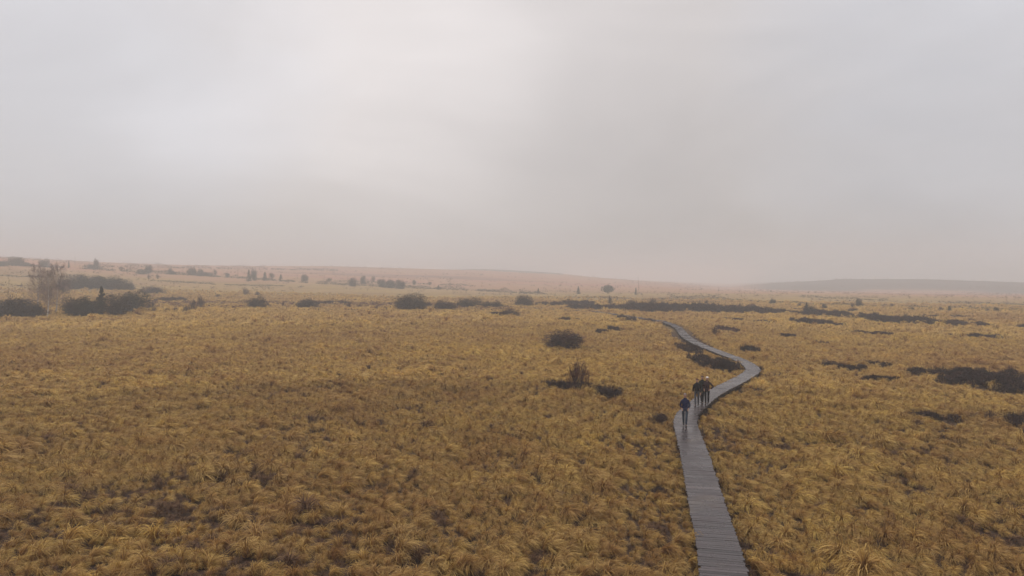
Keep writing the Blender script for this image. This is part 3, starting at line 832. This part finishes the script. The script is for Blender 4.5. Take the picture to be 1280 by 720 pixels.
def cloth(name, c):
    m, nt, b = mat(name, .85, .2)
    g = node(nt, 'ShaderNodeNewGeometry')
    nt.links.new(ramp(nt, noise(nt, 14, 4, g.outputs['Position']), [(.3, tuple(v * .75 for v in c)), (.7, tuple(v * 1.2 for v in c))]), b.inputs['Base Color'])
    return m
SKIN = cloth('skin', (.42, .25, .18)); WHITE = cloth('eye_white', (.7, .7, .68))
def person(px, py, label, jacket, trousers, hair, stride=.16, arms='pockets', hat=None, height=1.75, coat=.0, scarf=None, group=None, lead=1):
    """walks towards -Y of its own frame"""
    P = plane_pt(px, py); k = height / 1.75
    i = int(np.argmin((LN[:, 0] - P.x) ** 2 + (LN[:, 1] - P.y) ** 2)); P.z = deck_z(line[i]) + .004
    root = bpy.data.objects.new('person', None); COL.objects.link(root); root.location = P
    a = line[max(i - 8, 0)]; b = line[min(i + 8, len(line) - 1)]; t = a - b          # towards the camera
    root.rotation_euler = (0, 0, math.atan2(t.y, t.x) + math.pi / 2); root.scale = (k, k, k)
    tag(root, label, 'person', group)
    g = G(); body = g.add((0, 0, .96), (.12, .085))
    ch = g.chain(body, [((0, 0, 1.12), (.125, .09)), ((0, -.005, 1.30), (.15, .10))])
    nk = g.chain(ch, [((0, 0, 1.43), (.075, .07)), ((0, -.005, 1.50), .055)])
    hd = g.chain(nk, [((0, -.02, 1.555), (.062, .075)), ((0, -.015, 1.63), (.078, .098)), ((0, -.005, 1.70), (.07, .085)), ((0, 0, 1.735), .04)])
    g.chain(nk + 2, [((0, -.118, 1.622), .012)])                      # nose
    for s in (-1, 1): g.chain(nk + 2, [((s * .084, .005, 1.625), .014)])  # ears
    legs = {}; armsP = {}
    for s in (-1, 1):
        f = stride * s * lead
        hip = (s * .095, 0, .90); knee = (s * .075, -f * .62 - .03, .50); ank = (s * .055, -f + (.05 if f < 0 else 0), .10 if f >= 0 else .13)
        toe = (s * .07, ank[1] - .17, .035); legs[s] = (hip, knee, ank, toe)
        g.chain(body, [(hip, .070), (knee, .050), (ank, .036), ((s * .06, ank[1] - .07, .06), .035), (toe, .026)])
        sh = (s * .165, .0, 1.375)
        if arms == 'hang': el = (s * .25, .03 + f * .25, 1.12); wr = (s * .265, -.03 + f * .8, .88)
        elif arms == 'hip' and s == 1: el = (s * .39, .05, 1.14); wr = (s * .22, -.07, .99)
        else: el = (s * .245, .05, 1.12); wr = (s * .175, -.08, .96)
        armsP[s] = (sh, el, wr)
        h = g.chain(ch, [(sh, .055), (el, .040), (wr, .026)])
        w = Vector(wr); d = (w - Vector(el)).normalized(); side = Vector((0, 1, 0)) if arms == 'hang' else Vector((0, .3, 1)).normalized()
        side = (side - d * side.dot(d)).normalized(); nrm = d.cross(side) * s
        palm = g.add(w + d * .075, (.034, .018), h)
        for q, L in enumerate((.070, .082, .078, .062)):
            o0 = w + d * .10 + side * (q - 1.5) * -.020; c1 = o0 + d * L * .45 - nrm * .006; c2 = c1 + (d * .8 - nrm * .6).normalized() * L * .55
            g.chain(palm, [(o0, .0095), (c1, .009), (c2, .007)])
        th = w + d * .035 + side * .028
        g.chain(palm, [(th, .011), (th + (d * .7 + side * .6).normalized() * .04, .009)])
    link('body', skin_mesh('body', g.v, g.e, g.r, SKIN), root)
    # jacket
    j = G(); c0 = j.add((0, 0, 1.30), (.165, .12))
    j.chain(c0, [((0, 0, 1.10), (.170, .125)), ((0, 0, .95), (.178, .145)), ((0, 0, .80 - coat), (.195 + coat * .2, .165 + coat * .2))])
    j.chain(c0, [((0, 0, 1.43), (.11, .085)), ((0, -.005, 1.50), (.082, .08)), ((0, -.01, 1.545), (.078, .08))])
    for s in (-1, 1):
        sh, el, wr = armsP[s]; w = Vector(wr) + (Vector(el) - Vector(wr)).normalized() * .015
        j.chain(c0, [(sh, .076), (el, .060), (tuple(w), .046)])
    jm = cloth('jacket_cloth', jacket)
    link('jacket', skin_mesh('jacket', j.v, j.e, j.r, jm), root)
    tr = G(); c0 = tr.add((0, 0, .93), (.135, .10))
    for s in (-1, 1):
        hip, knee, ank, toe = legs[s]
        tr.chain(c0, [(hip, .084), (knee, .070), ((ank[0], ank[1], ank[2] - .02), .058)])
    link('trousers', skin_mesh('trousers', tr.v, tr.e, tr.r, cloth('trouser_cloth', trousers)), root)
    sm = cloth('shoe_leather', (.03, .025, .024))
    for s in (-1, 1):
        hip, knee, ank, toe = legs[s]; x, y, z = ank
        lift = z - .10
        g3 = G(); q = g3.add((x, y, .075 + lift), (.046, .05)); g3.chain(q, [((x, y + .025, .045 + lift), .045)]); g3.chain(q, [((x, y - .09, .05 + lift * .5), (.046, .04)), ((x, y - .18, .038), (.04, .03))])
        link('shoe', skin_mesh('shoe', g3.v, g3.e, g3.r, sm), root)
    # hair or hat
    def cap(name, rx, ry, rz, zc, front, back, m):
        bm = bmesh.new(); bmesh.ops.create_uvsphere(bm, u_segments=28, v_segments=20, radius=1)
        for v in bm.verts:
            v.co = Vector((v.co.x * rx, v.co.y * ry + .008, v.co.z * rz + zc)) + v.co.normalized() * random.uniform(-.002, .003)
        cut = [v for v in bm.verts if v.co.z < front + (back - front) * min(1, max(0, (v.co.y + .06) / .10))]
        bmesh.ops.delete(bm, geom=cut, context='VERTS')
        bmesh.ops.solidify(bm, geom=bm.faces[:], thickness=.008)
        for f in bm.faces: f.smooth = True
        me = bpy.data.meshes.new(name); bm.to_mesh(me); bm.free(); me.materials.append(m); return link(name, me, root)
    if hat: cap('hat', .094, .114, .105, 1.668, 1.685, 1.655, cloth('hat_wool', hat))
    else: cap('hair', .088, .108, .098, 1.668, 1.700, 1.60, cloth('hair', hair))
    bm = bmesh.new(); bmesh.ops.create_uvsphere(bm, u_segments=10, v_segments=6, radius=1)
    for v in bm.verts: v.co = Vector((v.co.x * .022, v.co.y * .005, v.co.z * .005))
    me = bpy.data.meshes.new('mouth'); bm.to_mesh(me); bm.free(); me.materials.append(cloth('lips', (.25, .09, .08))); link('mouth', me, root, loc=(0, -.096, 1.582))
    for s in (-1, 1):
        bm = bmesh.new(); bmesh.ops.create_uvsphere(bm, u_segments=10, v_segments=8, radius=.009)
        me = bpy.data.meshes.new('eye'); bm.to_mesh(me); bm.free(); me.materials.append(cloth('eye_dark', (.03, .02, .02)))
        link('eye', me, root, loc=(s * .030, -.104, 1.648))
    if scarf:
        sc = G(); q = sc.add((0, -.02, 1.485), (.092, .09)); sc.chain(q, [((0, -.015, 1.515), (.08, .08))]); sc.chain(q, [((.03, -.13, 1.40), (.04, .02)), ((.035, -.14, 1.24), (.04, .015))])
        link('scarf', skin_mesh('scarf', sc.v, sc.e, sc.r, cloth('scarf_wool', scarf)), root)
    return root
GP = 'walkers coming along the boardwalk'
person(856, 532.5, 'person in a navy blue jacket and jeans walking alone in front', (.012, .016, .06), (.045, .06, .085), (.26, .23, .21), .20, 'pockets', group=GP)
person(871.0, 507.5, 'person in a black jacket and grey trousers, left of the three walking together', (.012, .012, .013), (.075, .075, .085), (.07, .03, .02), .18, 'hang', height=1.72, group=GP, lead=-1)
person(877.5, 504.0, 'bareheaded person in a dark green grey coat, in the middle of the three', (.025, .028, .026), (.012, .012, .013), (.03, .022, .02), .14, 'pockets', height=1.76, coat=.06, group=GP)
person(883.6, 505.0, 'person with a white hat and maroon jacket, elbow out, right of the three', (.04, .02, .022), (.012, .013, .014), (.6, .6, .58), .12, 'hip', hat=(.8, .78, .76), height=1.74, group=GP, lead=-1)

# ------------------------------------------------------------------ haze, sky, light
DENS = .0013
def haze():
    bm = bmesh.new(); bmesh.ops.create_cube(bm, size=1)
    me = bpy.data.meshes.new('haze'); bm.to_mesh(me); bm.free()
    m = bpy.data.materials.new('haze_air'); m.use_nodes = True; nt = m.node_tree
    nt.nodes.remove(nt.nodes['Principled BSDF'])
    v = node(nt, 'ShaderNodeVolumePrincipled'); v.inputs['Density'].default_value = DENS
    v.inputs['Color'].default_value = (.865, .875, .89, 1); v.inputs['Anisotropy'].default_value = 0.0
    nt.links.new(v.outputs[0], nt.nodes['Material Output'].inputs['Volume'])
    me.materials.append(m)
    o = link('haze', me, loc=(0, 0, 15.5), scale=(8300, 8300, 56)); tag(o, kind='stuff')
haze()
w = bpy.data.worlds.new('World'); S.world = w; w.use_nodes = True; nt = w.node_tree
bg = nt.nodes['Background']; bg.inputs['Strength'].default_value = .1
sky = node(nt, 'ShaderNodeTexSky', sky_type='NISHITA'); sky.sun_disc = False
SUN_EL, SUN_AZ = 48, -35          # azimuth measured from +Y towards +X
sky.sun_elevation = R(SUN_EL); sky.sun_rotation = R(SUN_AZ); sky.air_density = 1; sky.dust_density = 5
tc = node(nt, 'ShaderNodeTexCoord'); vec = tc.outputs['Generated']
mp = node(nt, 'ShaderNodeMapping'); mp.inputs['Scale'].default_value = (1, 1, 2.6); nt.links.new(vec, mp.inputs[0])
def blob(px, py, c0, c1):
    d = ray(px, py); dp = node(nt, 'ShaderNodeVectorMath', operation='DOT_PRODUCT')
    nt.links.new(vec, dp.inputs[0]); dp.inputs[1].default_value = d
    mr = node(nt, 'ShaderNodeMapRange', interpolation_type='SMOOTHSTEP')
    nt.links.new(math_(nt, 'ADD', dp.outputs['Value'], math_(nt, 'MULTIPLY', math_(nt, 'SUBTRACT', warp, .5), .08)), mr.inputs[0]); mr.inputs[1].default_value = math.cos(R(c1)); mr.inputs[2].default_value = math.cos(R(c0))
    return mr.outputs[0]
warp = noise(nt, 2.2, 5, mp.outputs[0], .5, .3)
n1 = noise(nt, 2.0, 6, mp.outputs[0], .52, .5)
v = math_(nt, 'ADD', 1.0, math_(nt, 'MULTIPLY', math_(nt, 'SUBTRACT', n1, .5), .42))
for bx, by, br, bs in ((430, 50, 18, .06), (300, 110, 11, .04), (530, 90, 10, .035), (750, 60, 13, .03), (560, 230, 9, .03), (1060, 130, 12, .03)):
    v = math_(nt, 'ADD', v, math_(nt, 'MULTIPLY', blob(bx, by, 1, br), bs))
v = math_(nt, 'SUBTRACT', v, math_(nt, 'MULTIPLY', blob(930, 230, 1, 26), .08))
v = math_(nt, 'SUBTRACT', v, math_(nt, 'MULTIPLY', blob(20, 60, 2, 20), .0))
v = math_(nt, 'SUBTRACT', v, math_(nt, 'MULTIPLY', blob(900, 335, 1, 22), .11))
# overcast layer: brighter overhead
sep = node(nt, 'ShaderNodeSeparateXYZ'); nt.links.new(vec, sep.inputs[0])
mr = node(nt, 'ShaderNodeMapRange'); nt.links.new(sep.outputs[2], mr.inputs[0]); mr.inputs[1].default_value = 0; mr.inputs[2].default_value = 1; mr.inputs[3].default_value = .93; mr.inputs[4].default_value = 1.45
v = math_(nt, 'MULTIPLY', v, mr.outputs[0])
cool = math_(nt, 'ADD', blob(-40, 40, 4, 24), blob(1330, 60, 4, 22)); cool = math_(nt, 'MINIMUM', cool, 1.0)
warm = mix(nt, cool, (6.8, 6.42, 6.38), (6.5, 6.46, 6.82))
grey = node(nt, 'ShaderNodeVectorMath', operation='SCALE'); nt.links.new(warm, grey.inputs[0]); nt.links.new(v, grey.inputs['Scale'])
cl = mix(nt, .96, sky.outputs[0], grey.outputs[0]); nt.links.new(cl, bg.inputs['Color'])
sd = bpy.data.lights.new('sun', 'SUN'); sd.energy = 1.3; sd.angle = R(25); sd.color = (1, .96, .92)
so = bpy.data.objects.new('sun', sd); COL.objects.link(so)
el, az = R(SUN_EL), R(SUN_AZ); sv = Vector((math.cos(el) * math.sin(az), math.cos(el) * math.cos(az), math.sin(el)))
so.rotation_euler = sv.to_track_quat('Z', 'Y').to_euler()

S.render.engine = 'CYCLES'
S.cycles.volume_bounces = 2
S.view_settings.view_transform = 'Standard'; S.view_settings.look = 'None'
S.view_settings.exposure = 0; S.view_settings.gamma = 1
